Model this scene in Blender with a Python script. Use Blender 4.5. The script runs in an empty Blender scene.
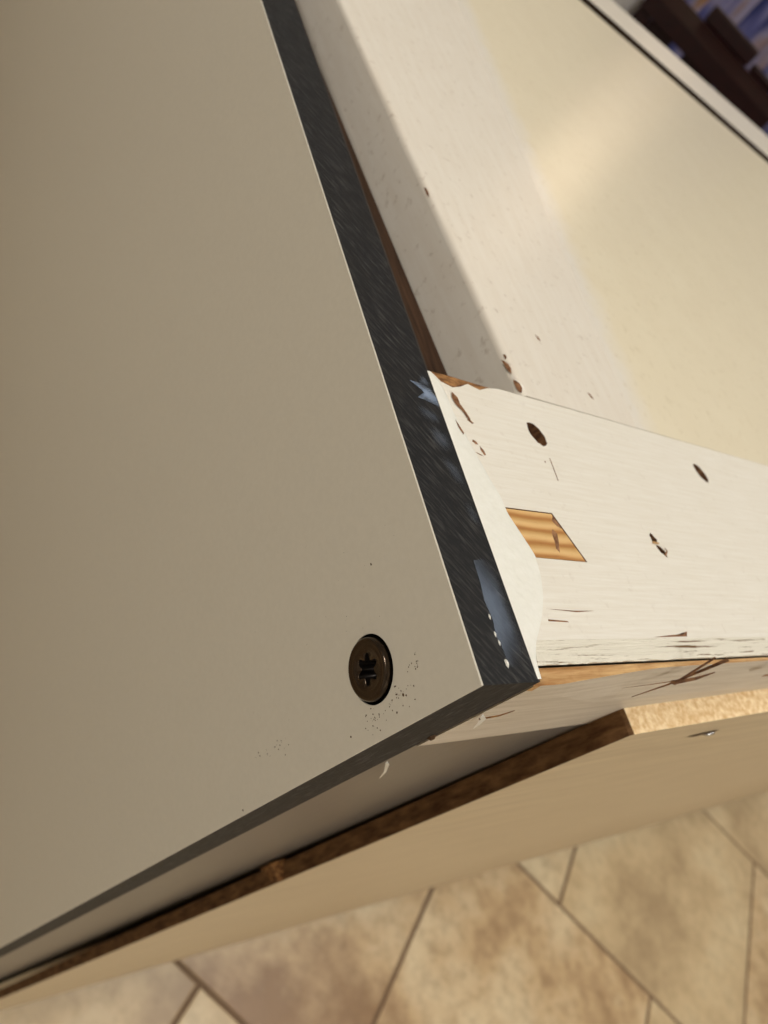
import bpy, bmesh, math, random
from mathutils import Vector, Matrix
rnd = random.Random(7)
C = bpy.context.scene.collection
S = bpy.context.scene

# ------------------------------------------------------------------ camera
# world: X runs along the front of the counter, Y into its depth, Z up, metres
TOP = 0.90                                   # height of the counter top


def P(x, y, z):                              # millimetres from the panel's top corner
    return Vector((x / 1000, y / 1000, TOP + z / 1000))


cam_d = bpy.data.cameras.new('camera')
cam = bpy.data.objects.new('camera', cam_d)
C.objects.link(cam)
Wx = Vector((0.77847697, -0.25162486, 0.57502916))
Wy = Vector((0.09675959, -0.85706841, -0.50603491))
Wz = Vector((0.62017029, 0.44957611, -0.6428609))
cam.matrix_world = Matrix((
    (Wx[0], -Wy[0], -Wz[0], -0.07465),
    (Wx[1], -Wy[1], -Wz[1], -0.02213),
    (Wx[2], -Wy[2], -Wz[2], TOP + 0.06879),
    (0, 0, 0, 1)))
cam_d.sensor_fit = 'VERTICAL'
cam_d.sensor_height = 36
cam_d.sensor_width = 27
cam_d.lens = 755.73 / 1024 * 36
cam_d.clip_start = 0.004
cam_d.clip_end = 50
cam_d.dof.use_dof = True
cam_d.dof.focus_distance = 0.116
cam_d.dof.aperture_fstop = 25
S.camera = cam

# ------------------------------------------------------------------ light
S.view_settings.view_transform = 'Standard'
S.view_settings.look = 'None'
S.view_settings.gamma = 1
S.view_settings.use_curve_mapping = False
S.view_settings.exposure = 0.0
world = bpy.data.worlds.new('world')
S.world = world
world.use_nodes = True
world.node_tree.nodes['Background'].inputs[0].default_value = (1.0, 1.0, 1.0, 1)
world.node_tree.nodes['Background'].inputs[1].default_value = 0.10


def lamp(name, kind, loc, energy, col, size, target=None):
    d = bpy.data.lights.new(name, kind)
    d.energy = energy
    d.color = col
    if kind == 'AREA':
        d.shape = 'DISK'
        d.size = size
    else:
        d.shadow_soft_size = size
    o = bpy.data.objects.new(name, d)
    C.objects.link(o)
    o.location = loc
    if target is not None:
        o.rotation_euler = (Vector(target) - Vector(loc)).to_track_quat('-Z', 'Y').to_euler()
    return o


lamp('ceiling_lamp', 'AREA', (1.3, -0.13, 2.5), 19, (1.0, 1.0, 0.98), 0.26, (1.3, -0.13, 0))
lamp('front_fill', 'AREA', (0.5, -1.9, 2.5), 30, (1.0, 0.99, 0.96), 0.6, (0.5, -1.9, 0))  # added fill without a known source, brightens the front faces
lamp('panel_fill', 'POINT', (-0.62, 0.13, 1.40), 9.6, (1.0, 0.97, 0.92), 0.07)  # added unseen light, gives the panel face its falloff
lamp('pendant_lamp', 'POINT', (1.801, 1.897, 1.622), 2.6, (1.0, 0.76, 0.50), 0.11)


# ------------------------------------------------------------------ materials
def lin(c):
    return tuple(((v / 255) / 12.92 if v / 255 <= 0.04045 else ((v / 255 + 0.055) / 1.055) ** 2.4) for v in c) + (1,)


class N:
    """small helper round a node tree"""
    def __init__(self, name, rough=0.5, spec=0.5, metal=0.0):
        self.m = bpy.data.materials.new(name)
        self.m.use_nodes = True
        self.t = self.m.node_tree
        self.b = self.t.nodes['Principled BSDF']
        self.b.inputs['Roughness'].default_value = rough
        self.b.inputs['Specular IOR Level'].default_value = spec
        self.b.inputs['Metallic'].default_value = metal
        self.tc = self.t.nodes.new('ShaderNodeTexCoord')
        self.src = self.tc.outputs['Object']

    def n(self, kind, **kw):
        x = self.t.nodes.new('ShaderNode' + kind)
        for k, v in kw.items():
            setattr(x, k, v)
        return x

    def l(self, a, b):
        self.t.links.new(a, b)

    def mapping(self, scale=(1, 1, 1), rot=(0, 0, 0), loc=(0, 0, 0)):
        mp = self.n('Mapping')
        mp.inputs['Scale'].default_value = scale
        mp.inputs['Rotation'].default_value = rot
        mp.inputs['Location'].default_value = loc
        self.l(self.src, mp.inputs['Vector'])
        return mp.outputs[0]

    def noise(self, scale, detail=4, rough=0.55, vec=None, dist=0.0):
        x = self.n('TexNoise')
        x.inputs['Scale'].default_value = scale
        x.inputs['Detail'].default_value = detail
        x.inputs['Roughness'].default_value = rough
        x.inputs['Distortion'].default_value = dist
        self.l(vec if vec is not None else self.src, x.inputs['Vector'])
        return x.outputs['Fac']

    def ramp(self, fac, stops):
        x = self.n('ValToRGB')
        e = x.color_ramp.elements
        while len(e) < len(stops):
            e.new(0.5)
        for i, (p, c) in enumerate(stops):
            e[i].position = p
            e[i].color = c if len(c) == 4 else lin(c)
        self.l(fac, x.inputs[0])
        return x.outputs[0]

    def mix(self, fac, a, b, mode='MIX'):
        x = self.n('MixRGB', blend_type=mode)
        for sock, v in zip(x.inputs, (fac, a, b)):
            if hasattr(v, 'links'):
                self.l(v, sock)
            elif isinstance(v, tuple):
                sock.default_value = v if len(v) == 4 else lin(v)
            else:
                sock.default_value = v
        return x.outputs[0]

    def color(self, v):
        if hasattr(v, 'links'):
            self.l(v, self.b.inputs['Base Color'])
        else:
            self.b.inputs['Base Color'].default_value = lin(v)
        return self

    def bump(self, h, strength=0.3, dist=0.0002):
        x = self.n('Bump')
        x.inputs['Strength'].default_value = strength
        x.inputs['Distance'].default_value = dist
        self.l(h, x.inputs['Height'])
        self.l(x.outputs[0], self.b.inputs['Normal'])
        return self


G = lambda v: (v, v, v, 1)
BW = [(0.0, G(0)), (1.0, G(1))]


def m_paint(name, col, dirt, rough=0.5, grain=0.25, spec=0.4, gs=(70, 1500, 900), speck=0.12):
    k = N(name, rough, spec)
    g = k.noise(1, 5, 0.6, k.mapping(gs))
    f = k.noise(420, 4, 0.6)
    c = k.mix(k.ramp(g, [(0.36, G(0.9)), (0.68, G(0))]), col, dirt)
    c = k.mix(k.ramp(f, [(0.60, G(0)), (0.72, G(speck))]), c, (158, 132, 104))
    k.color(c)
    k.bump(k.mix(0.5, g, f), grain, 0.0003)
    return k.m


M = {}
# laminate of the big panel
k = N('panel_laminate', 0.42, 0.35)
k.color(k.mix(k.noise(900, 2), (202, 195, 179), (210, 203, 187)))
k.bump(k.noise(2600, 2), 0.10, 0.0001)
M['laminate'] = k.m
M['laminate_back'] = N('panel_backing', 0.5, 0.2).color((58, 50, 44)).m
# dark core, saw marks
k = N('panel_core', 0.55, 0.08)
mpn = k.n('Mapping', vector_type='TEXTURE')
mpn.inputs['Scale'].default_value = (1 / 220, 1 / 2000, 1 / 300)
mpn.inputs['Rotation'].default_value = (0, 0, math.radians(-52))
k.l(k.src, mpn.inputs['Vector'])
a = k.noise(1, 4, 0.65, mpn.outputs[0])
b = k.noise(90, 4)
c = k.mix(k.ramp(a, [(0.50, G(0)), (0.72, G(1))]), (38, 38, 39), (80, 78, 76))
c = k.mix(k.ramp(b, [(0.4, G(0)), (0.7, G(0.55))]), c, (44, 43, 42))
k.color(c)
k.bump(a, 0.5, 0.0003)
M['core'] = k.m
M['paint'] = m_paint('white_rail_paint', (238, 232, 219), (230, 222, 206))
M['stile'] = m_paint('white_stile_paint', (236, 228, 214), (230, 220, 204), 0.32, 0.15, 0.25, gs=(420, 60, 420), speck=0.38)
# yellowed top sheet
k = N('cream_sheet', 0.26, 0.22)
a = k.noise(60, 4)
b = k.noise(300, 5, 0.7)
c = k.mix(a, (238, 227, 200), (231, 218, 190))
# white frame paint lapping raggedly onto the sheet
sp = k.n('SeparateXYZ')
k.l(k.src, sp.inputs[0])
m1 = k.n('Math', operation='MULTIPLY_ADD')
k.l(sp.outputs['Y'], m1.inputs[0])
m1.inputs[1].default_value = -0.13
m1.inputs[2].default_value = 0.93 - 0.077 - 0.13 * (0.25 - 0.0585)
m2 = k.n('Math', operation='ADD')
k.l(sp.outputs['X'], m2.inputs[0])
k.l(m1.outputs[0], m2.inputs[1])
m3 = k.n('Math', operation='MULTIPLY_ADD')
k.l(k.noise(120, 4), m3.inputs[0])
m3.inputs[1].default_value = 0.010
m3.inputs[2].default_value = -0.007
m4 = k.n('Math', operation='ADD')
k.l(m2.outputs[0], m4.inputs[0])
k.l(m3.outputs[0], m4.inputs[1])
m5 = k.n('Math', operation='MULTIPLY')
k.l(m4.outputs[0], m5.inputs[0])
m5.inputs[1].default_value = 100.0
c = k.mix(k.ramp(m5.outputs[0], [(0.0, G(0)), (0.9, G(1))]), (234, 226, 212), c)
c = k.mix(k.ramp(b, [(0.56, G(0)), (0.74, G(0.40))]), c, (196, 178, 142))
k.color(c)
k.bump(b, 0.12, 0.0005)
M['cream'] = k.m
# paint flaking off wood along the grain
k = N('flaking_paint', 0.6, 0.25)
a = k.noise(1, 5, 0.7, k.mapping((60, 1800, 900)))
c = k.mix(k.ramp(a, [(0.57, G(0)), (0.63, G(1))]), (236, 229, 211), (120, 88, 55))
k.color(c)
k.bump(a, 0.7, 0.0006)
M['flaky'] = k.m


def m_wood(name, light, dark, scale=(60, 900, 900), rough=0.65, bumpv=0.4, fine=700):
    k = N(name, rough, 0.25)
    a = k.noise(1, 5, 0.6, k.mapping(scale))
    f = k.noise(fine, 4, 0.6)
    c = k.mix(k.ramp(a, [(0.35, G(0)), (0.65, G(1))]), light, dark)
    c = k.mix(k.ramp(f, [(0.55, G(0)), (0.8, G(0.6))]), c, dark)
    k.color(c)
    k.bump(k.mix(0.5, a, f), bumpv, 0.0004)
    return k.m


M['bare'] = m_wood('bare_pine', (214, 176, 122), (160, 112, 62))
M['chipwood'] = m_wood('torn_brown_wood', (186, 136, 84), (84, 48, 24), (300, 900, 900))
M['chip_dark'] = m_wood('dark_chip', (164, 120, 84), (100, 62, 38), (900, 900, 900))
M['groove_shade'] = N('shaded_groove_side', 0.8, 0.1).color((44, 28, 18)).m  # side of the back strip, coloured dark as the shade in the groove
M['cleat'] = m_wood('brown_cleat', (92, 66, 48), (58, 40, 28), (900, 60, 900))
M['hole'] = m_wood('hole_wall', (140, 100, 66), (70, 42, 26), (600, 600, 300))
M['chipboard'] = m_wood('board_edge', (248, 224, 182), (216, 178, 126), (700, 700, 700), 0.8, 0.7, 1300)
M['shaded_edge'] = m_wood('shaded_dirty_edge', (140, 104, 68), (84, 56, 32), (500, 500, 120), 0.8, 0.7, 900)  # left sawn edge: its shade, with some dirt, put into the colour
k = N('dovetail_grain', 0.6, 0.25)
wv = k.n('TexWave', bands_direction='Y')
wv.inputs['Scale'].default_value = 118
wv.inputs['Distortion'].default_value = 2.2
wv.inputs['Detail'].default_value = 3
wv.inputs['Detail Scale'].default_value = 1.2
k.l(k.mapping((0.35, 1, 1)), wv.inputs['Vector'])
a = wv.outputs['Fac']
c = k.ramp(a, [(0.0, (176, 122, 66)), (0.35, (206, 158, 96)), (1.0, (224, 184, 124))])
c = k.mix(k.ramp(k.noise(1, 4, 0.7, k.mapping((300, 2400, 900))), [(0.6, G(0)), (0.75, G(0.6))]), c, (140, 86, 40))
k.color(c)
k.bump(a, 0.5, 0.0004)
M['dovetail'] = k.m
# front face of apron and leg
k = N('apron_paint', 0.45, 0.4)
a = k.noise(1, 5, 0.6, k.mapping((40, 700, 1100)))
k.color(k.mix(k.ramp(a, [(0.35, G(0)), (0.7, G(1))]), (206, 194, 176), (184, 170, 150)))
k.bump(a, 0.35, 0.0003)
M['apron'] = k.m
k = N('shaded_leg', 0.33, 0.45)
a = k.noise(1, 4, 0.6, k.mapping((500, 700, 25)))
k.color(k.mix(a, (104, 97, 89), (92, 86, 79)))  # leg darker than the apron: its shade is put into the colour
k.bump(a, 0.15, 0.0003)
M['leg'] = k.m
k = N('front_board_face', 0.5, 0.35)
a = k.noise(1, 5, 0.6, k.mapping((22, 300, 420)))
k.color(k.mix(k.ramp(a, [(0.3, G(0)), (0.72, G(1))]), (206, 186, 152), (184, 163, 130)))
k.bump(a, 0.15, 0.0004)
M['board'] = k.m
k = N('white_filler', 0.38, 0.5)
a = k.noise(260, 3)
k.color(k.mix(k.noise(700, 3), (246, 244, 234), (236, 233, 220)))
k.bump(a, 0.4, 0.0006)
M['filler'] = k.m
# thin milky film of paint on the dark core
k = N('milky_film', 0.25, 0.5)
k.color((150, 166, 190))
at = k.n('VertexColor', layer_name='film')
tr = k.n('BsdfTransparent')
mx = k.n('MixShader')
f = k.mix(1.0, at.outputs['Color'], k.ramp(k.noise(500, 3), [(0.3, G(0.8)), (0.6, G(1))]), 'MULTIPLY')
k.l(f, mx.inputs[0])
k.l(tr.outputs[0], mx.inputs[1])
k.l(k.b.outputs[0], mx.inputs[2])
k.l(mx.outputs[0], k.t.nodes['Material Output'].inputs[0])
M['film'] = k.m
k = N('bronzed_steel', 0.22, 0.5, 0.9)
k.color(k.mix(k.noise(700, 4), (86, 74, 62), (54, 44, 36)))
k.bump(k.noise(1500, 3), 0.25, 0.0001)
M['bronze'] = k.m
M['recess'] = N('blackened_steel', 0.35, 0.5, 0.8).color((30, 26, 23)).m
M['steel'] = N('bright_steel', 0.22, 0.5, 1.0).color((190, 190, 190)).m
M['dust'] = N('brown_dust', 0.8, 0.2).color((84, 62, 42)).m
M['white_chip'] = N('white_paint_chip', 0.4, 0.4).color((244, 240, 228)).m
M['inside'] = N('raw_inside_board', 0.8, 0.2).color((110, 84, 60)).m
# room
k = N('floor_tile', 0.40, 0.4)
oi = k.n('ObjectInfo')
sh = k.n('VectorMath', operation='ADD')
cx = k.n('CombineXYZ')
ml = k.n('Math', operation='MULTIPLY')
ml.inputs[1].default_value = 37.0
k.l(oi.outputs['Random'], ml.inputs[0])
k.l(ml.outputs[0], cx.inputs[0])
k.l(ml.outputs[0], cx.inputs[1])
k.l(k.src, sh.inputs[0])
k.l(cx.outputs[0], sh.inputs[1])
a = k.noise(4.5, 6, 0.6, sh.outputs[0])
b = k.noise(45, 5, 0.65, sh.outputs[0])
c = k.ramp(a, [(0.36, (142, 110, 76)), (0.50, (196, 168, 128)), (0.64, (214, 194, 158))])
c = k.mix(k.ramp(b, [(0.45, G(0)), (0.72, G(0.55))]), c, (128, 98, 66))
c = k.mix(k.ramp(oi.outputs['Random'], [(0, G(0)), (1, G(0.35))]), c, (206, 190, 152))
k.color(c)
k.bump(b, 0.25, 0.002)
M['tile'] = k.m
M['grout'] = N('grout', 0.9, 0.2).color((116, 94, 74)).m
k = N('wall_plaster', 0.85, 0.2)
k.color((226, 224, 220))
k.bump(k.noise(60, 4), 0.1, 0.002)
M['wall'] = k.m
M['ceiling'] = N('ceiling_paint', 0.9, 0.2).color((236, 236, 234)).m
k = N('mahogany', 0.38, 0.3)
a = k.noise(1, 4, 0.6, k.mapping((6, 60, 60)))
k.color(k.mix(a, (44, 11, 10), (18, 5, 5)))
M['mahogany'] = k.m
k = N('curtain_cloth', 0.85, 0.1)
a = k.noise(1, 2, 0.5, k.mapping((9, 9, 3)))
k.color(k.ramp(a, [(0.36, (72, 80, 140)), (0.47, (118, 122, 184)), (0.56, (176, 172, 206)), (0.66, (176, 136, 92))]))
M['curtain'] = k.m
M['rod'] = N('curtain_rod_metal', 0.4, 0.5, 0.6).color((90, 70, 50)).m


# ------------------------------------------------------------------ builders
ORG = {}


def obj(name, bm, mats, parent=None, smooth=False, origin=None):
    """bm in world metres; linked as one mesh object"""
    bmesh.ops.recalc_face_normals(bm, faces=bm.faces)
    if parent is not None:
        o0 = ORG[parent.name]
    elif origin is not None:
        o0 = Vector(origin)
    else:
        xs = [v.co for v in bm.verts]
        o0 = Vector(((min(v.x for v in xs) + max(v.x for v in xs)) / 2,
                     (min(v.y for v in xs) + max(v.y for v in xs)) / 2, min(v.z for v in xs)))
    bmesh.ops.translate(bm, vec=-o0, verts=bm.verts)
    me = bpy.data.meshes.new(name)
    bm.to_mesh(me)
    bm.free()
    for m in (mats if isinstance(mats, (list, tuple)) else [mats]):
        me.materials.append(M[m])
    if smooth:
        for p in me.polygons:
            p.use_smooth = True
    o = bpy.data.objects.new(name, me)
    C.objects.link(o)
    if parent is not None:
        o.parent = parent
    else:
        o.location = o0
    ORG[o.name] = o0
    return o


def tag(o, label=None, cat=None, group=None, kind=None):
    for k_, v_ in (('label', label), ('category', cat), ('group', group), ('kind', kind)):
        if v_:
            o[k_] = v_
    return o


def empty(name, loc, label, cat, group=None):
    o = bpy.data.objects.new(name, None)
    o.empty_display_size = 0.05
    C.objects.link(o)
    o.location = loc
    ORG[o.name] = Vector(loc)
    return tag(o, label, cat, group)


def box(bm, a, b, mi=0):
    """axis box between two world points"""
    vs = [bm.verts.new((x, y, z)) for x in (a[0], b[0]) for y in (a[1], b[1]) for z in (a[2], b[2])]
    for q in ((0, 1, 3, 2), (4, 6, 7, 5), (0, 4, 5, 1), (2, 3, 7, 6), (0, 2, 6, 4), (1, 5, 7, 3)):
        bm.faces.new([vs[i] for i in q]).material_index = mi
    return vs


def mmbox(x0, x1, y0, y1, z0, z1, bevel=0.0, bm=None):
    bm = bm or bmesh.new()
    vs = box(bm, P(x0, y0, z0), P(x1, y1, z1))
    if bevel:
        es = list({e for v in vs for e in v.link_edges})
        bmesh.ops.bevel(bm, geom=es, offset=bevel / 1000, segments=2, affect='EDGES', profile=0.5)
    return bm


def plate(loops, to3, depth_vec, hole_mi=0, side_mi=0):
    """flat sheet with holes: loops[0] outline, the others holes; to3 maps 2D to world; extruded by depth_vec"""
    bm = bmesh.new()
    vloops = []
    for lp in loops:
        vs = [bm.verts.new(to3(*p)) for p in lp]
        for i in range(len(vs)):
            bm.edges.new((vs[i], vs[(i + 1) % len(vs)]))
        vloops.append(vs)
    bmesh.ops.triangle_fill(bm, use_beauty=True, use_dissolve=False, edges=bm.edges[:])
    top = bm.faces[:]
    lower = {}
    for v in bm.verts[:]:
        lower[v] = bm.verts.new(v.co + depth_vec)
    for f in top:
        bm.faces.new([lower[v] for v in reversed(f.verts)])
    for li, vs in enumerate(vloops):
        for i in range(len(vs)):
            a, b = vs[i], vs[(i + 1) % len(vs)]
            bm.faces.new((a, b, lower[b], lower[a])).material_index = hole_mi if li else side_mi
    return bm


def blob(pts, z_edge, z_mid, shrink=0.55, to3=P, closed_bottom=True):
    """low domed flake with the outline pts (mm, in the top plane)"""
    bm = bmesh.new()
    cxm = sum(p[0] for p in pts) / len(pts)
    cym = sum(p[1] for p in pts) / len(pts)
    r0 = [bm.verts.new(to3(x, y, z_edge)) for x, y in pts]
    r1 = [bm.verts.new(to3(cxm + (x - cxm) * shrink, cym + (y - cym) * shrink, z_mid)) for x, y in pts]
    n = len(pts)
    for i in range(n):
        j = (i + 1) % n
        bm.faces.new((r0[i], r0[j], r1[j], r1[i]))
    c1 = bm.verts.new(to3(cxm, cym, z_mid))
    for i in range(n):
        bm.faces.new((r1[i], r1[(i + 1) % n], c1))
    if closed_bottom:
        c0 = bm.verts.new(to3(cxm, cym, z_edge - 0.02))
        for i in range(n):
            bm.faces.new((r0[(i + 1) % n], r0[i], c0))
    return bm


def shard(pts, w0, w1, bm=None):
    """thin splinter through world points, three sided, tapering w0 -> w1 (mm)"""
    bm = bm or bmesh.new()
    prev = None
    n = len(pts)
    for i, p in enumerate(pts):
        d = (pts[min(i + 1, n - 1)] - pts[max(i - 1, 0)]).normalized()
        u = d.cross(Vector((0.3, 0.5, 0.8))).normalized()
        v = d.cross(u)
        w = (w0 + (w1 - w0) * i / (n - 1)) / 1000
        ring = [bm.verts.new(p + (u * math.cos(t) + v * math.sin(t) * 0.6) * w) for t in (0, 2.1, 4.2)]
        if prev:
            for q in range(3):
                bm.faces.new((prev[q], prev[(q + 1) % 3], ring[(q + 1) % 3], ring[q]))
        else:
            bm.faces.new(ring[::-1])
        prev = ring
    bm.faces.new(prev)
    return bm


def tube(bm, pts, r, seg=10):
    prev = None
    n = len(pts)
    for i, p in enumerate(pts):
        d = (pts[min(i + 1, n - 1)] - pts[max(i - 1, 0)]).normalized()
        u = d.cross(Vector((0.31, 0.53, 0.79))).normalized()
        v = d.cross(u)
        ring = [bm.verts.new(p + (u * math.cos(t * 2 * math.pi / seg) + v * math.sin(t * 2 * math.pi / seg)) * r) for t in range(seg)]
        if prev:
            for q in range(seg):
                bm.faces.new((prev[q], prev[(q + 1) % seg], ring[(q + 1) % seg], ring[q]))
        else:
            bm.faces.new(ring[::-1])
        prev = ring
    bm.faces.new(prev)
    return bm


# ------------------------------------------------------------------ the room
X0, X1, Y0, Y1, ZC = -2.2, 3.5, -2.4, 2.75, 2.62


def slab(name, a, b, mat):
    bm = bmesh.new()
    box(bm, a, b)
    return tag(obj(name, bm, mat), kind='structure')


floor = slab('floor', (X0, Y0, -0.06), (X1, Y1, 0.0006), 'grout')
slab('wall_back', (X0, Y1, -0.06), (X1, Y1 + 0.1, ZC), 'wall')
slab('wall_front', (X0, Y0 - 0.1, -0.06), (X1, Y0, ZC), 'wall')
slab('wall_right', (X1, Y0 - 0.1, -0.06), (X1 + 0.1, Y1 + 0.1, ZC), 'wall')
slab('wall_left', (X0 - 0.1, Y0 - 0.1, -0.06), (X0, Y1 + 0.1, ZC), 'wall')
slab('ceiling', (X0 - 0.1, Y0 - 0.1, ZC), (X1 + 0.1, Y1 + 0.1, ZC + 0.1), 'ceiling')

# square tiles in running bond, rows turned against the counter
AZ = -0.859674
ca, sa = math.cos(AZ), math.sin(AZ)
PITCH = 0.4490
U0, V0r = 0.4905, 0.2430        # one cross joint, one row joint
tw = PITCH - 0.006


def tile_mesh(poly=None):
    bm = bmesh.new()
    h = tw / 2
    if poly is None:
        vs = box(bm, (-h, -h, -0.0015), (h, h, 0.0))
        es = [e for e in bm.edges if all(abs(v.co.z) < 1e-6 for v in e.verts)]
        bmesh.ops.bevel(bm, geom=es, offset=0.0018, segments=2, affect='EDGES', profile=0.6)
    else:
        a = [bm.verts.new((x, y, 0)) for x, y in poly]
        b = [bm.verts.new((x, y, -0.0015)) for x, y in poly]
        bm.faces.new(a)
        bm.faces.new(b[::-1])
        for i in range(len(a)):
            j = (i + 1) % len(a)
            bm.faces.new((a[i], b[i], b[j], a[j]))
    bmesh.ops.recalc_face_normals(bm, faces=bm.faces)
    me = bpy.data.meshes.new('tile')
    bm.to_mesh(me)
    bm.free()
    me.materials.append(M['tile'])
    return me


def clip(poly, f):
    out = []
    for i in range(len(poly)):
        a, b = poly[i], poly[(i + 1) % len(poly)]
        fa, fb = f(a), f(b)
        if fa >= 0:
            out.append(a)
        if (fa >= 0) != (fb >= 0):
            t = fa / (fa - fb)
            out.append((a[0] + (b[0] - a[0]) * t, a[1] + (b[1] - a[1]) * t))
    return out


whole = tile_mesh()
fo = ORG['floor']
for r in range(-12, 12):
    for q in range(-12, 14):
        u = U0 + (q + 0.5) * PITCH + (r % 2) * PITCH / 2
        v = V0r + (r + 0.5) * PITCH
        # row directions: u along (ca, sa), v along (-sa, ca)
        x = u * ca - v * sa
        y = u * sa + v * ca
        h = tw / 2
        cs = [(x + du * ca - dv * sa, y + du * sa + dv * ca) for du, dv in ((-h, -h), (h, -h), (h, h), (-h, h))]
        cl = cs
        for f in (lambda p: p[0] - X0 - .004, lambda p: X1 - .004 - p[0], lambda p: p[1] - Y0 - .004, lambda p: Y1 - .004 - p[1]):
            if cl:
                cl = clip(cl, f)
        if len(cl) < 3:
            continue
        ar = abs(sum(cl[i][0] * cl[(i + 1) % len(cl)][1] - cl[(i + 1) % len(cl)][0] * cl[i][1] for i in range(len(cl)))) / 2
        if ar < 0.002:
            continue
        if ar > tw * tw * 0.999:
            me = whole
        else:
            me = tile_mesh([((px - x) * ca + (py - y) * sa, -(px - x) * sa + (py - y) * ca) for px, py in cl])
        t = bpy.data.objects.new('tile', me)
        C.objects.link(t)
        t.parent = floor
        t.location = (x - fo.x, y - fo.y, 0.0022 - fo.z)
        t.rotation_euler = (0, 0, AZ)

# ------------------------------------------------------------------ the counter
LEN = 1860.0
cnt = empty('wooden_counter', (0.93, 0.25, 0.0),
            'old white painted wooden counter with cream top and exposed dovetail', 'counter')

# holes in the top rail: ragged nail holes and the dovetail socket
def oval(cx_, cy_, ax, ay, ang, n=18, jag=0.12):
    out = []
    for i in range(n):
        t = 2 * math.pi * i / n
        k_ = 1 + jag * rnd.uniform(-1, 1)
        x, y = ax * k_ * math.cos(t), ay * k_ * math.sin(t)
        out.append((cx_ + x * math.cos(ang) - y * math.sin(ang), cy_ + x * math.sin(ang) + y * math.cos(ang)))
    return out


dove = [(15.2, 29.9), (31.1, 30.2), (33.2, 25.8), (35.6, 20.7), (21.0, 20.7), (15.2, 20.7)]
h1 = oval(36.7, 48.5, 2.9, 2.0, math.radians(-62), 24, 0.06)
h2 = oval(97.8, 49.0, 2.9, 1.7, math.radians(-58), 24, 0.06)
h3a = oval(61.3, 27.7, 1.25, 0.95, math.radians(-60), 12, 0.25)
h3b = oval(62.4, 24.9, 1.45, 0.75, math.radians(-50), 12, 0.25)
back_edge = [(LEN, 58.1), (900, 58.2), (140, 58.3), (60, 58.1), (30, 57.9)]
chip_corner = [(27.0, 57.3), (24.4, 56.2), (21.5, 56.9), (19.0, 55.6), (16.8, 54.9), (14.3, 55.6), (13.0, 57.0), (12.3, 57.0)]
outline = [(12.3, 6.35), (200, 6.35), (LEN, 6.35)] + back_edge + chip_corner
rail = obj('top_rail', plate([outline, dove, h1, h2, h3a, h3b], lambda x, y: P(x, y, 0), Vector((0, 0, -0.018)), 1, 0),
           ['paint', 'hole'], cnt)
tag(rail, 'white painted rail with nail holes')
# bare torn wood at the back corner of the rail
cc = [(12.3, 57.75), (17.4, 58.0), (21.0, 57.9), (28.0, 57.8), (30, 57.7), (27.0, 56.9), (24.4, 55.8), (21.5, 56.5), (19.0, 55.2), (16.8, 54.5), (14.3, 55.2), (12.9, 56.6)]
tag(obj('torn_corner', blob(cc, -0.30, -0.12, 0.75), 'chipwood', rail), 'bare torn wood corner')
# worn front arris
bm = bmesh.new()
prev = None
nx = 240
for i in range(nx + 1):
    t = i / nx
    x = 12.3 + (LEN - 12.3) * (t ** 2.2)
    j = rnd.uniform(-0.22, 0.22)
    ring = [bm.verts.new(P(x, 6.34, 0)), bm.verts.new(P(x, 4.9 + j, -0.10 + rnd.uniform(-0.08, 0.03))),
            bm.verts.new(P(x, 3.4 + j, -0.22 + rnd.uniform(-0.12, 0.05))), bm.verts.new(P(x, 2.65 + j * 0.6, -0.55)),
            bm.verts.new(P(x, 2.9, -1.6)), bm.verts.new(P(x, 6.34, -1.6))]
    if prev:
        for q in range(6):
            bm.faces.new((prev[q], prev[(q + 1) % 6], ring[(q + 1) % 6], ring[q]))
    else:
        bm.faces.new(ring)
    prev = ring
bm.faces.new(prev[::-1])
tag(obj('worn_edge', bm, 'flaky', rail), 'flaking worn front edge')
# dovetail end showing in its socket
dm = [(15.4, 29.75), (31.0, 30.05), (33.05, 25.8), (35.35, 20.85), (21.0, 20.85), (15.4, 20.85)]
dk = obj('dovetail_key', plate([dm], lambda x, y: P(x, y, -0.12), Vector((0, 0, -0.016))), 'dovetail', cnt)
tag(dk, 'orange brown end of a dovetail joint')
cr = [(29.6, 26.9), (30.4, 26.0), (30.0, 24.6), (29.4, 23.2), (29.0, 22.2), (28.4, 22.9), (28.8, 24.6), (28.9, 26.0)]
obj('crack', blob(cr, -0.115, -0.07), 'chip_dark', dk)
cr = [(31.2, 29.8), (32.0, 28.2), (32.4, 27.2), (31.2, 27.6), (30.4, 28.6)]
obj('crack', blob(cr, -0.115, -0.07), 'chip_dark', dk)
# white filler wiped along the joint with the panel
fr = [(12.6, 57.4), (13.6, 56.0), (14.1, 55.2), (14.6, 53.0), (14.6, 48.9), (15.4, 45.2), (16.6, 41.2), (17.8, 35.2), (19.4, 31.4), (18.6, 29.4), (19.9, 26.6), (20.9, 23.8),
      (22.2, 20.8), (21.7, 17.5), (20.0, 13.0), (17.4, 9.5), (15.2, 7.0), (14.2, 6.0), (13.4, 4.4), (12.7, 3.2), (12.5, 0.4)]
bm = bmesh.new()
prev = None
for i, (x, y) in enumerate(fr):
    ring = []
    for s, z in ((0, 0.02), (0.12, 0.12), (0.4, 0.20), (0.75, 0.13), (0.93, 0.04), (1.0, -0.02)):
        zz = z * (1 + 0.35 * math.sin(i * 1.7 + s * 3))
        ring.append(bm.verts.new(P(11.62 + (x - 11.62) * s, y, zz if 0 < i < len(fr) - 1 else 0.005)))
    if prev:
        for q in range(5):
            bm.faces.new((prev[q], prev[q + 1], ring[q + 1], ring[q]))
    prev = ring
fl = obj('filler_smear', bm, 'filler', rail, smooth=True)
tag(fl, 'glossy white filler wiped along the joint')
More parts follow.
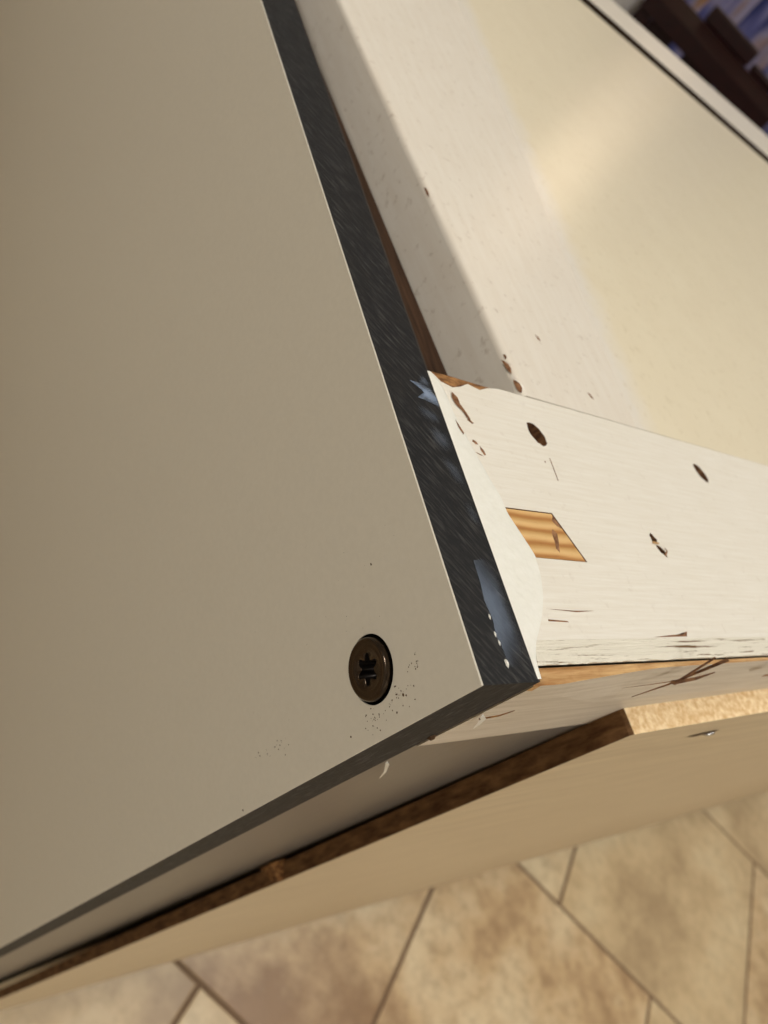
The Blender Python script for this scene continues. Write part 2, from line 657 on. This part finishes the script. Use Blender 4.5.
md = fl.modifiers.new('sub', 'SUBSURF')
md.levels = 2
md.render_levels = 2
# brown chips in the paint of the rail
chips = [
    [(16.0, 53.6), (17.0, 52.6), (16.9, 51.4), (17.6, 50.0), (18.3, 48.2), (18.0, 47.2), (17.0, 49.6), (15.9, 50.6), (15.5, 52.2)],
    [(17.2, 47.9), (18.6, 47.0), (19.2, 47.3), (18.2, 48.2)],
    [(14.2, 47.2), (14.8, 45.6), (15.2, 44.4), (14.9, 44.0), (14.3, 45.4)],
    [(17.0, 43.6), (17.8, 43.3), (18.2, 42.5), (17.4, 42.4), (16.6, 43.0)],
    [(18.2, 42.6), (19.0, 41.6), (19.2, 40.4), (18.6, 40.2), (18.0, 41.4)],
    [(16.2, 40.9), (17.6, 40.5), (18.6, 40.1), (17.4, 40.2)],
    [(37.4, 43.6), (37.7, 43.5), (37.3, 37.4), (37.0, 37.4)],
    [(35.4, 42.2), (35.8, 42.0), (35.7, 41.6), (35.3, 41.7)],
    [(16.6, 10.2), (16.9, 9.6), (16.8, 9.0), (16.5, 9.4)],
    [(18.0, 11.6), (27.0, 11.2), (33.0, 11.4), (27.0, 11.0)],
    [(18.5, 9.8), (24.0, 9.5), (24.4, 9.2), (18.4, 9.4)],
    [(50.0, 6.9), (57.6, 7.2), (58.6, 7.8), (57.6, 6.6), (44.0, 6.5)],
]
for c_ in chips:
    z0 = 0.015 if c_[0][0] > 16 else 0.2
    if c_[0][1] < 6:
        z0 = -0.05
    obj('paint_chip', blob(c_, z0 - 0.04, z0 + 0.02, 0.6), 'chip_dark', rail)
# torn fibre in the ragged nail hole
obj('torn_fibre', shard([P(60.2, 26.6, 0.1), P(61.4, 26.4, 0.35), P(62.6, 26.7, 0.05)], 0.45, 0.15), 'bare', rail)
obj('torn_fibre', shard([P(62.8, 23.9, 0.0), P(63.6, 24.8, 0.4), P(63.9, 25.6, 0.1)], 0.30, 0.1), 'chip_dark', rail)


# stile along the panel: side face, rounded arris, top
def sx(y):
    return 37.3 - 0.052 * (y - 64)


def px_(y):
    return 77.0 + 0.13 * (y - 58.5)


def groove(x):
    return 418 - 0.0797 * (min(max(x, 60), 700) - 270)


bm = bmesh.new()
prev = None
ys = [58.4 + (groove(sx(430)) - 58.4) * i / 60 for i in range(61)]
for i, y in enumerate(ys):
    x = sx(y) + rnd.uniform(-0.12, 0.12)
    xr = px_(y)
    prof = [(x, -26), (x, -1.5)] + [(x + 1.5 * (1 - math.cos(t)), -1.5 + 1.5 * math.sin(t)) for t in (0.4, 0.8, 1.2, 1.5708)]
    prof += [(xr, 0), (xr, -26)]
    ring = [bm.verts.new(P(a_, y, b_ - 0.05)) for a_, b_ in prof]
    n = len(ring)
    if prev:
        for q in range(n):
            f = bm.faces.new((prev[q], prev[(q + 1) % n], ring[(q + 1) % n], ring[q]))
            f.smooth = 1 <= q <= 4
    else:
        bm.faces.new(ring)
    prev = ring
bm.faces.new(prev[::-1])
stile = obj('top_stile', bm, 'stile', cnt)
tag(stile, 'white painted stile with rounded edge')
for c_ in ([(36.0, 67.4), (37.2, 66.8), (37.9, 65.0), (37.5, 64.0), (36.6, 65.2)], [(37.4, 62.6), (38.6, 61.8), (38.9, 60.0), (38.2, 59.0), (37.2, 60.0), (37.0, 61.6)],
           [(62.6, 65.2), (63.6, 65.0), (64.2, 63.4), (63.2, 63.8)], [(34.1, 119), (34.5, 117.5), (34.4, 116), (34.0, 117)], [(38.6, 66.0), (39.2, 65.2), (38.8, 64.6)], [(39.0, 62.8), (40.0, 62.0), (39.6, 60.6), (38.9, 61.6)], [(37.4, 69.2), (37.9, 68.2), (37.5, 67.8)], [(52, 79), (53, 78.4), (53.2, 77.2), (52.3, 77.6)], [(46, 92), (47.4, 91), (46.8, 90.2)]):
    obj('paint_chip', blob(c_, -0.55 if c_[0][0] < 50 else -0.05, 0.05 if c_[0][0] > 50 else -0.12, 0.6), 'chip_dark', stile)
# the sheet inside the frame
yb = [px_(58.4), 58.4]
sheet = [(px_(58.4), 58.4), (400, 58.4), (LEN, 58.4), (LEN, groove(LEN)), (700, groove(700)), (300, groove(300)), (px_(430), groove(px_(430)))]
tag(obj('top_sheet', plate([sheet], lambda x, y: P(x, y, -0.05), Vector((0, 0, -0.012))), 'cream', cnt), 'yellowed cream sheet')
strip = [(30, groove(30) + 22), (300, groove(300) + 22), (700, groove(700) + 22), (LEN, groove(LEN) + 22), (LEN, 496), (30, 496)]
bm = plate([strip], lambda x, y: P(x, y, 0), Vector((0, 0, -0.02)), 1, 1)
tag(obj('back_strip', bm, ['stile', 'groove_shade'], cnt), 'white back strip')
obj('cleat', mmbox(12.6, 70, 60, 490, -40, -27), 'cleat', cnt)
bm = bmesh.new()
b0 = [(12.6, -27), (12.6, -14.3), (sx(60) - 1.0, -14.3), (sx(60) - 1.0, -27)]
b1 = [(12.6, -27), (12.6, -14.3), (sx(490) - 1.0, -14.3), (sx(490) - 1.0, -27)]
ra = [bm.verts.new(P(x, 60, z)) for x, z in b0]
rb = [bm.verts.new(P(x, 490, z)) for x, z in b1]
for i in range(4):
    bm.faces.new((ra[i], ra[(i + 1) % 4], rb[(i + 1) % 4], rb[i]))
bm.faces.new(ra)
bm.faces.new(rb[::-1])
tag(obj('spacer_batten', bm, 'cleat', cnt), 'brown bare batten in the gap')

# apron under the rail: painted front, bare worn top
bm = bmesh.new()
xs = [12.4, 14, 16, 18, 20, 22, 26, 30, 34, 38, 42, 47, 53, 60, 75, 90, 140, 300, 900, LEN]


def yw(x):
    return -0.62 if x < 13 else (-0.62 + 2.3 * min(1, ((x - 13) / 34)) ** 0.8 if x < 47 else 1.68 + 0.4 * min(1, (x - 47) / 60))


prev = None
for x in xs:
    jz = rnd.uniform(-0.2, 0.2) if x < 140 else 0
    w = yw(x)
    f0 = -0.15 + 0.25 * min(1, max(0, (x - 22) / 40)) ** 1.2
    w = max(w, f0 + 0.1)
    ring = [bm.verts.new(P(x, 2.6, -1.75)), bm.verts.new(P(x, w, -1.8)), bm.verts.new(P(x, f0, -3.3 - 11 * min(1, max(0, (x - 13) / 30)) + jz * 0.5)),
            bm.verts.new(P(x, f0, -29.6)), bm.verts.new(P(x, f0 + 0.4, -30.0)), bm.verts.new(P(x, 2.6, -30.0))]
    if prev:
        for q in range(6):
            bm.faces.new((prev[q], prev[(q + 1) % 6], ring[(q + 1) % 6], ring[q])).material_index = 1 if q == 0 or (q == 1 and x <= 14) else 0
    else:
        bm.faces.new(ring)
    prev = ring
bm.faces.new(prev[::-1])
apron = obj('front_apron', bm, ['apron', 'bare'], cnt)
tag(apron, 'grey white apron strip with bare top edge')
c_ = [(86, -3.0), (89, -2.6), (92, -3.4), (90, -4.2), (87, -4.4)]
obj('paint_chip', blob(c_, 0.62, 0.68, 0.6, to3=lambda a_, b_, c: P(a_, -c, b_)), 'chip_dark', apron)
# crossed splinters lifting from the edge
for pts, w0, w1 in (([(45.0, -1.2, -8.2), (50.0, -0.9, -3.4), (55.0, -0.2, 0.6), (59.0, 0.4, 4.2)], 0.12, 0.62),
                    ([(52.0, -0.8, -3.6), (53.2, 0.0, 0.2), (54.2, 0.8, 4.6)], 0.65, 0.35),
                    ([(50.5, -0.8, -3.0), (56.0, -0.8, -1.6), (62.0, -0.2, -0.6)], 0.75, 0.15),
                    ([(37.0, -0.66, -4.2), (43.5, -0.70, -3.4), (49.5, -0.72, -2.4)], 0.04, 0.14)):
    obj('splinter', shard([P(*p) for p in pts], w0 * 0.8, w1 * 0.8), 'hole', apron)

# leg behind the panel
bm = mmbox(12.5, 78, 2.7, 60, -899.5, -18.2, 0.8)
tag(obj('leg', bm, 'leg', cnt), 'grey brown leg, its shade put into the colour')
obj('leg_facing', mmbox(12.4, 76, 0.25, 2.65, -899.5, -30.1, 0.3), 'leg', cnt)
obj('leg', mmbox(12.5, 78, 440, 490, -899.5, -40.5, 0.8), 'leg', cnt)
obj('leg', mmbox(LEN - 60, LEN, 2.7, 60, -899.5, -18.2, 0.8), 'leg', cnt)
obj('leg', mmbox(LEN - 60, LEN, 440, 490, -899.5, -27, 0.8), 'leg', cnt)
obj('inner_board', mmbox(80, LEN - 62, 20, 32, -870, -18.5), 'inside', cnt)
obj('back_board', mmbox(80, LEN - 62, 480, 490, -870, -27), 'inside', cnt)

# sheet nailed on the front, its sawn edge bare
bm = bmesh.new()
BT = 4.7


def fy(z):                                    # front leans out towards the floor
    return -5.2 - 8.4 * max(0, (-z - 20) / 840) ** 1.7


edge = [(61.0, -860)]
z = -850.0
while z > -24:
    j = rnd.uniform(-0.35, 0.35)
    edge.append((59.6 + 3.6 * min(1, (-z - 20) / 70) + 0.002 * (-z) + j, z))
    z += max(2.2, -z * 0.035)
edge.append((59.4, -21.4))
edge.append((60.2, -20.6))
x = 62.0
while x < 150:
    edge.append((x, -20.4 + 3.6 * min(1, (x - 60) / 55) + rnd.uniform(-0.18, 0.18)))
    x += rnd.uniform(1.8, 3.2)
edge += [(200, -16.6), (600, -16.4), (LEN, -16.4), (LEN, -860), (900, -860), (300, -860)]
fv = [bm.verts.new(P(a_, fy(b_) + 0.0, b_)) for a_, b_ in edge]
bv = [bm.verts.new(P(a_ + rnd.uniform(-.15, .15) * (a_ < 150), 0.2, b_)) if b_ > -400 else bm.verts.new(P(a_, fy(b_) + BT, b_)) for a_, b_ in edge]
bm.edges.ensure_lookup_table()
fe = [bm.edges.new((fv[i], fv[(i + 1) % len(fv)])) for i in range(len(fv))]
bmesh.ops.triangle_fill(bm, use_beauty=True, edges=fe)
tops = bm.faces[:]
mp = dict(zip(fv, bv))
for f in tops:
    bm.faces.new([mp[v] for v in reversed(f.verts)])
for i in range(len(fv)):
    j = (i + 1) % len(fv)
    bm.faces.new((fv[i], fv[j], bv[j], bv[i])).material_index = 2 if edge[j][0] < 66 and edge[i][0] < 66 and edge[j][1] < -20.55 else 1
board = obj('front_board', bm, ['board', 'chipboard', 'shaded_edge'], cnt)
tag(board, 'thin beige sheet with bare sawn edge')
for dx, dz, s in ((0, 0, 1.0), (-0.9, 2.4, 0.8), (0.4, -2.8, 0.8), (-1.6, 0.6, 0.6)):
    pts = [(61.0 + dx + s * 3.0 * math.cos(t) * rnd.uniform(.6, 1.1), -168.2 + dz * 2 + s * 5.0 * math.sin(t) * rnd.uniform(.6, 1.1)) for t in [q * 0.785 for q in range(8)]]
    obj('torn_tuft', blob(pts, 0.6, 5.2 + rnd.uniform(-.5, 1.4), 0.5, to3=lambda a_, b_, c: P(a_, -c, b_)), 'chipwood', board)
for q in range(9):
    zq = -60 - q * 26 + rnd.uniform(-8, 8)
    yq = fy(zq) + rnd.uniform(0.2, 3.0)
    obj('edge_fibre', shard([P(63.6 + 0.002 * -zq, yq, zq), P(61.6 + 0.002 * -zq, yq - 0.6, zq - 2.0), P(61.2, yq - 0.9, zq - 5.0)], 0.5, 0.1), 'chip_dark', board)

# ------------------------------------------------------------------ the compact panel
pan = empty('side_panel', P(6, 280, -900), 'beige laminate panel with thick black core standing against the counter', 'panel')
PY, PZ = 560.0, -898.0
hc, hz, hr = 10.7, -21.5, 5.6


def circ(r, n=64):
    return [(hc + r * math.cos(2 * math.pi * i / n), hz + r * math.sin(2 * math.pi * i / n)) for i in range(n)]


rect = [(0, 0), (PY, 0), (PY, PZ), (0, PZ)]
to_x = lambda xx: (lambda y, z: P(xx, y, z))
tag(obj('face_laminate', plate([rect, circ(5.55)], to_x(0), Vector((0.00034, 0, 0)), 0, 0), 'laminate', pan), 'beige laminate face')
tag(obj('core', plate([rect, circ(5.5)], to_x(0.34), Vector((0.0112, 0, 0)), 0, 0), 'core', pan), 'sawn black core')
bm = plate([rect], to_x(11.54), Vector((0.00046, 0, 0)))
for f in bm.faces:
    if all(abs(v.co.y) < 1e-6 for v in f.verts):
        f.material_index = 1                      # its sawn end is as dark as the core
tag(obj('back_laminate', bm, ['laminate_back', 'core'], pan), 'dark backing layer')

# milky smears of filler on the sawn top of the core
def smear(pts, soft, amax, z=0.03):
    """pts outline; soft[i] = film strength at that outline point"""
    bm = bmesh.new()
    lay = bm.loops.layers.color.new('film')
    n = len(pts)
    cxm = sum(p[0] for p in pts) / n
    cym = sum(p[1] for p in pts) / n
    val = {}
    rings = []
    for s, g in ((1.0, 0.0), (0.88, 0.12), (0.6, 0.5), (0.3, 0.85)):
        rg = []
        for (x, y), so in zip(pts, soft):
            v = bm.verts.new(P(cxm + (x - cxm) * s, cym + (y - cym) * s, z + 0.10 * (1 - s)))
            val[v] = (so + (1 - so) * g) * amax
            rg.append(v)
        rings.append(rg)
    for a_, b_ in zip(rings, rings[1:]):
        for i in range(n):
            bm.faces.new((a_[i], a_[(i + 1) % n], b_[(i + 1) % n], b_[i]))
    bm.faces.new(rings[-1])
    for f in bm.faces:
        for lp in f.loops:
            q = val[lp.vert]
            lp[lay] = (q, q, q, 1)
    return tag(obj('filler_film', bm, 'film', pan, smooth=True), 'thin bluish white smear')


smear([(6.3, 53.8), (7.4, 53.6), (8.3, 52.6), (8.7, 51.5), (8.0, 50.6), (6.9, 50.3), (8.6, 50.0), (11.4, 49.2), (11.5, 51.2), (10.6, 53.0), (9.0, 53.7)],
      [1, .8, .9, .9, .8, 1, .5, .6, .9, .6, .3], 0.95)
smear([(8.4, 53.8), (9.6, 56.0), (10.4, 55.8), (11.2, 54.2), (10.6, 53.2)], [.5, .3, .1, .0, .3], 0.55, 0.05)
smear([(6.0, 48.0), (7.0, 48.6), (9.6, 48.0), (11.0, 46.8), (10.6, 45.0), (8.0, 45.0), (6.4, 46.0)], [.5, .3, 0, 0, 0, 0, .2], 0.42)
smear([(6.4, 44.0), (8.4, 45.0), (11.2, 43.4), (11.5, 40.0), (9.0, 39.0), (6.8, 41.0)], [0] * 6, 0.45)
smear([(6.6, 38.4), (9.0, 39.0), (11.5, 36.0), (11.4, 32.0), (8.6, 33.0)], [0] * 5, 0.40)
smear([(8.6, 30.0), (10.6, 30.2), (11.5, 27.0), (11.4, 25.0), (9.0, 26.0)], [0] * 5, 0.34)
smear([(6.7, 19.2), (9.0, 19.6), (10.9, 18.6), (11.3, 15.0), (11.4, 10.0), (11.4, 6.0), (10.4, 3.2), (8.0, 2.0), (6.6, 2.6), (6.5, 5.0), (6.0, 7.2), (6.5, 9.4), (6.1, 12.6), (6.6, 15.8)],
      [.7, .3, .05, 0, 0, 0, 0, .1, .5, .8, .95, .95, .95, .95], 0.66)
obj('filler_drop', blob([(6.0, 3.4), (6.35, 3.6), (6.6, 2.9), (6.35, 2.2), (6.05, 2.6)], 0.0, 0.25, 0.6), 'white_chip', pan)
for a_, b_ in ((5.95, 7.3), (6.05, 10.0), (6.2, 6.0)):
    obj('filler_drop', blob([(a_, b_ - .5), (a_ + .22, b_), (a_, b_ + .5), (a_ - .15, b_)], 0.0, 0.12, 0.6), 'white_chip', pan)

# ------------------------------------------------------------------ star-drive screw
scr = empty('star_drive_screw', P(-0.3, hc, hz), 'dark bronze star-drive screw with round head driven into the beige panel', 'screw')
bm = bmesh.new()
NS = 96


def ring(r, x, star=0.0, ph=0.0):
    vs = []
    for i in range(NS):
        t = 2 * math.pi * i / NS
        rr = r
        if star:
            c6 = math.cos(6 * (t - ph))
            rr = r + star * (abs(c6) ** 0.75) * (1 if c6 > 0 else -1)
        vs.append(bm.verts.new(P(x, hc + rr * math.cos(t), hz + rr * math.sin(t))))
    return vs


PH = math.radians(20)
prof = [ring(1.75, 2.4, 0.38, PH), ring(2.08, -0.62, 0.52, PH), ring(2.2, -0.76, 0.50, PH), ring(3.10, -0.70), ring(3.3, -0.84), ring(3.7, -0.90), ring(3.85, -0.82), ring(4.25, -1.02), ring(4.5, -1.04),
        ring(4.75, -0.94), ring(4.95, -0.68), ring(5.05, -0.3), ring(5.02, 0.5), ring(3.0, 2.6), ring(2.4, 3.0), ring(2.4, 11.0)]
for a_, b_ in zip(prof, prof[1:]):
    for i in range(NS):
        j = (i + 1) % NS
        bm.faces.new((a_[i], a_[j], b_[j], b_[i])).smooth = True
bm.faces.new(prof[0])
bm.faces.new(prof[-1][::-1])
bm.faces.ensure_lookup_table()
for f in bm.faces[:NS]:
    f.material_index = 1
obj('screw_head', bm, ['bronze', 'recess'], scr)
obj('shank', tube(bmesh.new(), [P(11.1, hc, hz), P(12.2, hc, hz)], 0.0024), 'bronze', scr)
# ------------------------------------------------------------------ small loose things
bm = bmesh.new()
fixed = [(25.9, -14.9, .28), (2.8, -30.6, .22), (8.3, -53.8, .25), (8.1, -52.0, .2), (8.4, -59.6, .2), (0.94, -69.4, .35), (4.4, -15.7, .3), (2.5, -18.1, .25)]
fixed += [(rnd.gauss(3.4, 0.9), rnd.gauss(-24, 1.3), rnd.uniform(.08, .2)) for _ in range(26)]
fixed += [(rnd.gauss(4.6, 1.4), rnd.gauss(-16.5, 2.2), rnd.uniform(.07, .2)) for _ in range(34)]
fixed += [(rnd.gauss(7.6, .8), rnd.gauss(-11.5, .8), rnd.uniform(.07, .18)) for _ in range(12)]
fixed += [(rnd.gauss(8.0, 1.4), rnd.gauss(-55, 4), rnd.uniform(.1, .2)) for _ in range(14)]
fixed += [(rnd.uniform(1, 40), rnd.uniform(-60, -4), rnd.uniform(.05, .09)) for _ in range(26)]
for y, z, r in fixed:
    if (y - hc) ** 2 + (z - hz) ** 2 < 36 or y < 0.4:
        continue
    vs = [bm.verts.new(P(-0.01, y + r * rnd.uniform(.5, 1.1) * math.cos(t), z + r * rnd.uniform(.5, 1.1) * math.sin(t))) for t in (0, 1.26, 2.5, 3.8, 5.0)]
    tp = bm.verts.new(P(-0.01 - r * 0.5, y, z))
    for i in range(5):
        bm.faces.new((vs[i], vs[(i + 1) % 5], tp))
    bm.faces.new(vs[::-1])
tag(obj('sawdust', bm, 'dust'), 'fine brown sawdust specks stuck to the beige panel around the screw', 'sawdust', kind='stuff')

bm = shard([P(12.4, -0.35, -38.5), P(15.0, -0.9, -43.0), P(18.6, -0.7, -49.6)], 0.45, 0.06)
tag(obj('paint_sliver', bm, 'white_chip'), 'long pointed white paint sliver hanging below the black panel edge', 'paint chip')
bm = shard([P(12.3, -0.7, -13.0), P(13.4, -1.0, -15.4), P(15.0, -1.0, -18.4)], 0.55, 0.1)
tag(obj('paint_sliver', bm, 'white_chip'), 'short white paint flake with a straw beside the corner of the panel', 'paint chip')
bm = shard([P(12.4, -0.75, -14.2), P(15.0, -1.0, -12.4), P(17.6, -0.75, -11.2)], 0.25, 0.08)
tag(obj('wood_straw', bm, 'chipwood'), 'tiny brown straw sticking out beside the short paint flake', 'straw')
bm = blob([(10.9, -24.4), (11.5, -23.8), (12.2, -24.2), (12.5, -25.4), (12.0, -26.2), (11.2, -25.6)], 0.02, 0.5, 0.5, to3=lambda a_, b_, c: P(a_, -c, b_))
tag(obj('debris_crumb', bm, 'dust'), 'small dark crumb stuck on the end of the black panel core', 'crumb')

nl = empty('panel_nail', P(103, -5.4, -30), 'shiny small nail in a dark slot near the top of the front board', 'nail')
bm = blob([(96.5, -31.6), (99, -30.4), (103, -29.4), (107.5, -28.6), (106.5, -30.2), (103.5, -31.6), (99.5, -32.2)], 5.50, 5.62, 0.7, to3=lambda a_, b_, c: P(a_, -c, b_))
obj('slot', bm, 'dust', nl)
bm = blob([(102.6, -30.9), (103.2, -29.9), (105.2, -29.3), (106.3, -29.5), (105.6, -30.5), (104.0, -31.1)], 5.62, 6.1, 0.6, to3=lambda a_, b_, c: P(a_, -c, b_))
obj('nail_head', bm, 'steel', nl, smooth=True)

# ------------------------------------------------------------------ dining chair behind
CR = 2.2
caz = math.radians(43.6)
cpos = Vector((-0.0747 + CR * math.cos(caz), -0.0221 + CR * math.sin(caz), 0.002))
ch = empty('dining_chair', cpos, 'dark mahogany dining chair with slatted back and raised crest', 'chair')
ex = Vector((math.sin(caz), -math.cos(caz), 0))      # to the right seen from the counter
ey = Vector((math.cos(caz), math.sin(caz), 0))       # away from the counter


def Q(a_, b_, c_):
    return cpos + ex * a_ + ey * b_ + Vector((0, 0, c_ - 0.002))


def cbox(name, a0, a1, b0, b1, z0, z1, bev=0.006, parent=None):
    bm = bmesh.new()
    vs = [bm.verts.new(Q(a_, b_, c_)) for a_ in (a0, a1) for b_ in (b0, b1) for c_ in (z0, z1)]
    for q in ((0, 1, 3, 2), (4, 6, 7, 5), (0, 4, 5, 1), (2, 3, 7, 6), (0, 2, 6, 4), (1, 5, 7, 3)):
        bm.faces.new([vs[i] for i in q])
    bmesh.ops.bevel(bm, geom=bm.edges[:], offset=bev, segments=2, affect='EDGES', profile=0.5)
    return obj(name, bm, 'mahogany', parent or ch)


def cprism(name, sect, a0, a1):
    """profile (depth, height) swept along the chair's width"""
    bm = bmesh.new()
    ra_ = [bm.verts.new(Q(a0, b_, c_)) for b_, c_ in sect]
    rb_ = [bm.verts.new(Q(a1, b_, c_)) for b_, c_ in sect]
    n = len(sect)
    for i in range(n):
        bm.faces.new((ra_[i], ra_[(i + 1) % n], rb_[(i + 1) % n], rb_[i]))
    bm.faces.new(ra_)
    bm.faces.new(rb_[::-1])
    return obj(name, bm, 'mahogany', ch)


cprism('crest_rail', [(0.0, 0.775), (0.0, 0.814), (0.035, 0.843), (0.05, 0.843), (0.05, 0.775)], -0.205, 0.205)
cbox('crest_block', -0.075, 0.075, 0.036, 0.062, 0.8435, 0.882)
cbox('crest_block', 0.083, 0.16, 0.036, 0.062, 0.8435, 0.862)
for s in (-0.205, 0.165):
    cbox('back_post', s, s + 0.04, 0.004, 0.046, 0.0, 0.774)
    cbox('front_leg', s, s + 0.04, 0.40, 0.44, 0.0, 0.43)
cbox('back_slat', -0.164, -0.092, 0.016, 0.034, 0.50, 0.774, 0.003)
cbox('back_slat', -0.052, 0.05, 0.016, 0.034, 0.50, 0.774, 0.003)
cbox('back_slat', 0.058, 0.164, 0.016, 0.034, 0.50, 0.774, 0.003)
cbox('lower_rail', -0.164, 0.164, 0.010, 0.040, 0.462, 0.4995)
cbox('seat', -0.21, 0.21, 0.048, 0.46, 0.431, 0.461, 0.01)

# curtain on the far wall
bm = bmesh.new()
NX = 120
rows = []
for zz in (0.04, 1.1, 2.28):
    row = []
    for i in range(NX + 1):
        t = i / NX
        row.append(bm.verts.new((2.28 + 1.1 * t, 2.64 + 0.035 * math.sin(t * 2 * math.pi * 11) + 0.012 * math.sin(t * 47 + zz * 2), zz)))
    rows.append(row)
for a_, b_ in zip(rows, rows[1:]):
    for i in range(NX):
        bm.faces.new((a_[i], a_[i + 1], b_[i + 1], b_[i]))
cur = obj('curtain', bm, 'curtain', smooth=True)
md = cur.modifiers.new('thick', 'SOLIDIFY')
md.thickness = 0.003
tag(cur, 'blue and lilac patterned curtain hanging in folds behind the chair', 'curtain')
rod = empty('curtain_rod', (2.83, 2.64, 2.30), 'thin metal rod holding the blue curtain on the wall', 'curtain rod')
obj('rod', tube(bmesh.new(), [Vector((2.2, 2.64, 2.30)), Vector((3.46, 2.64, 2.30))], 0.012), 'rod', rod)
for xx in (2.24, 3.42):
    obj('bracket', tube(bmesh.new(), [Vector((xx, 2.652, 2.30)), Vector((xx, 2.75, 2.30))], 0.008), 'rod', rod)
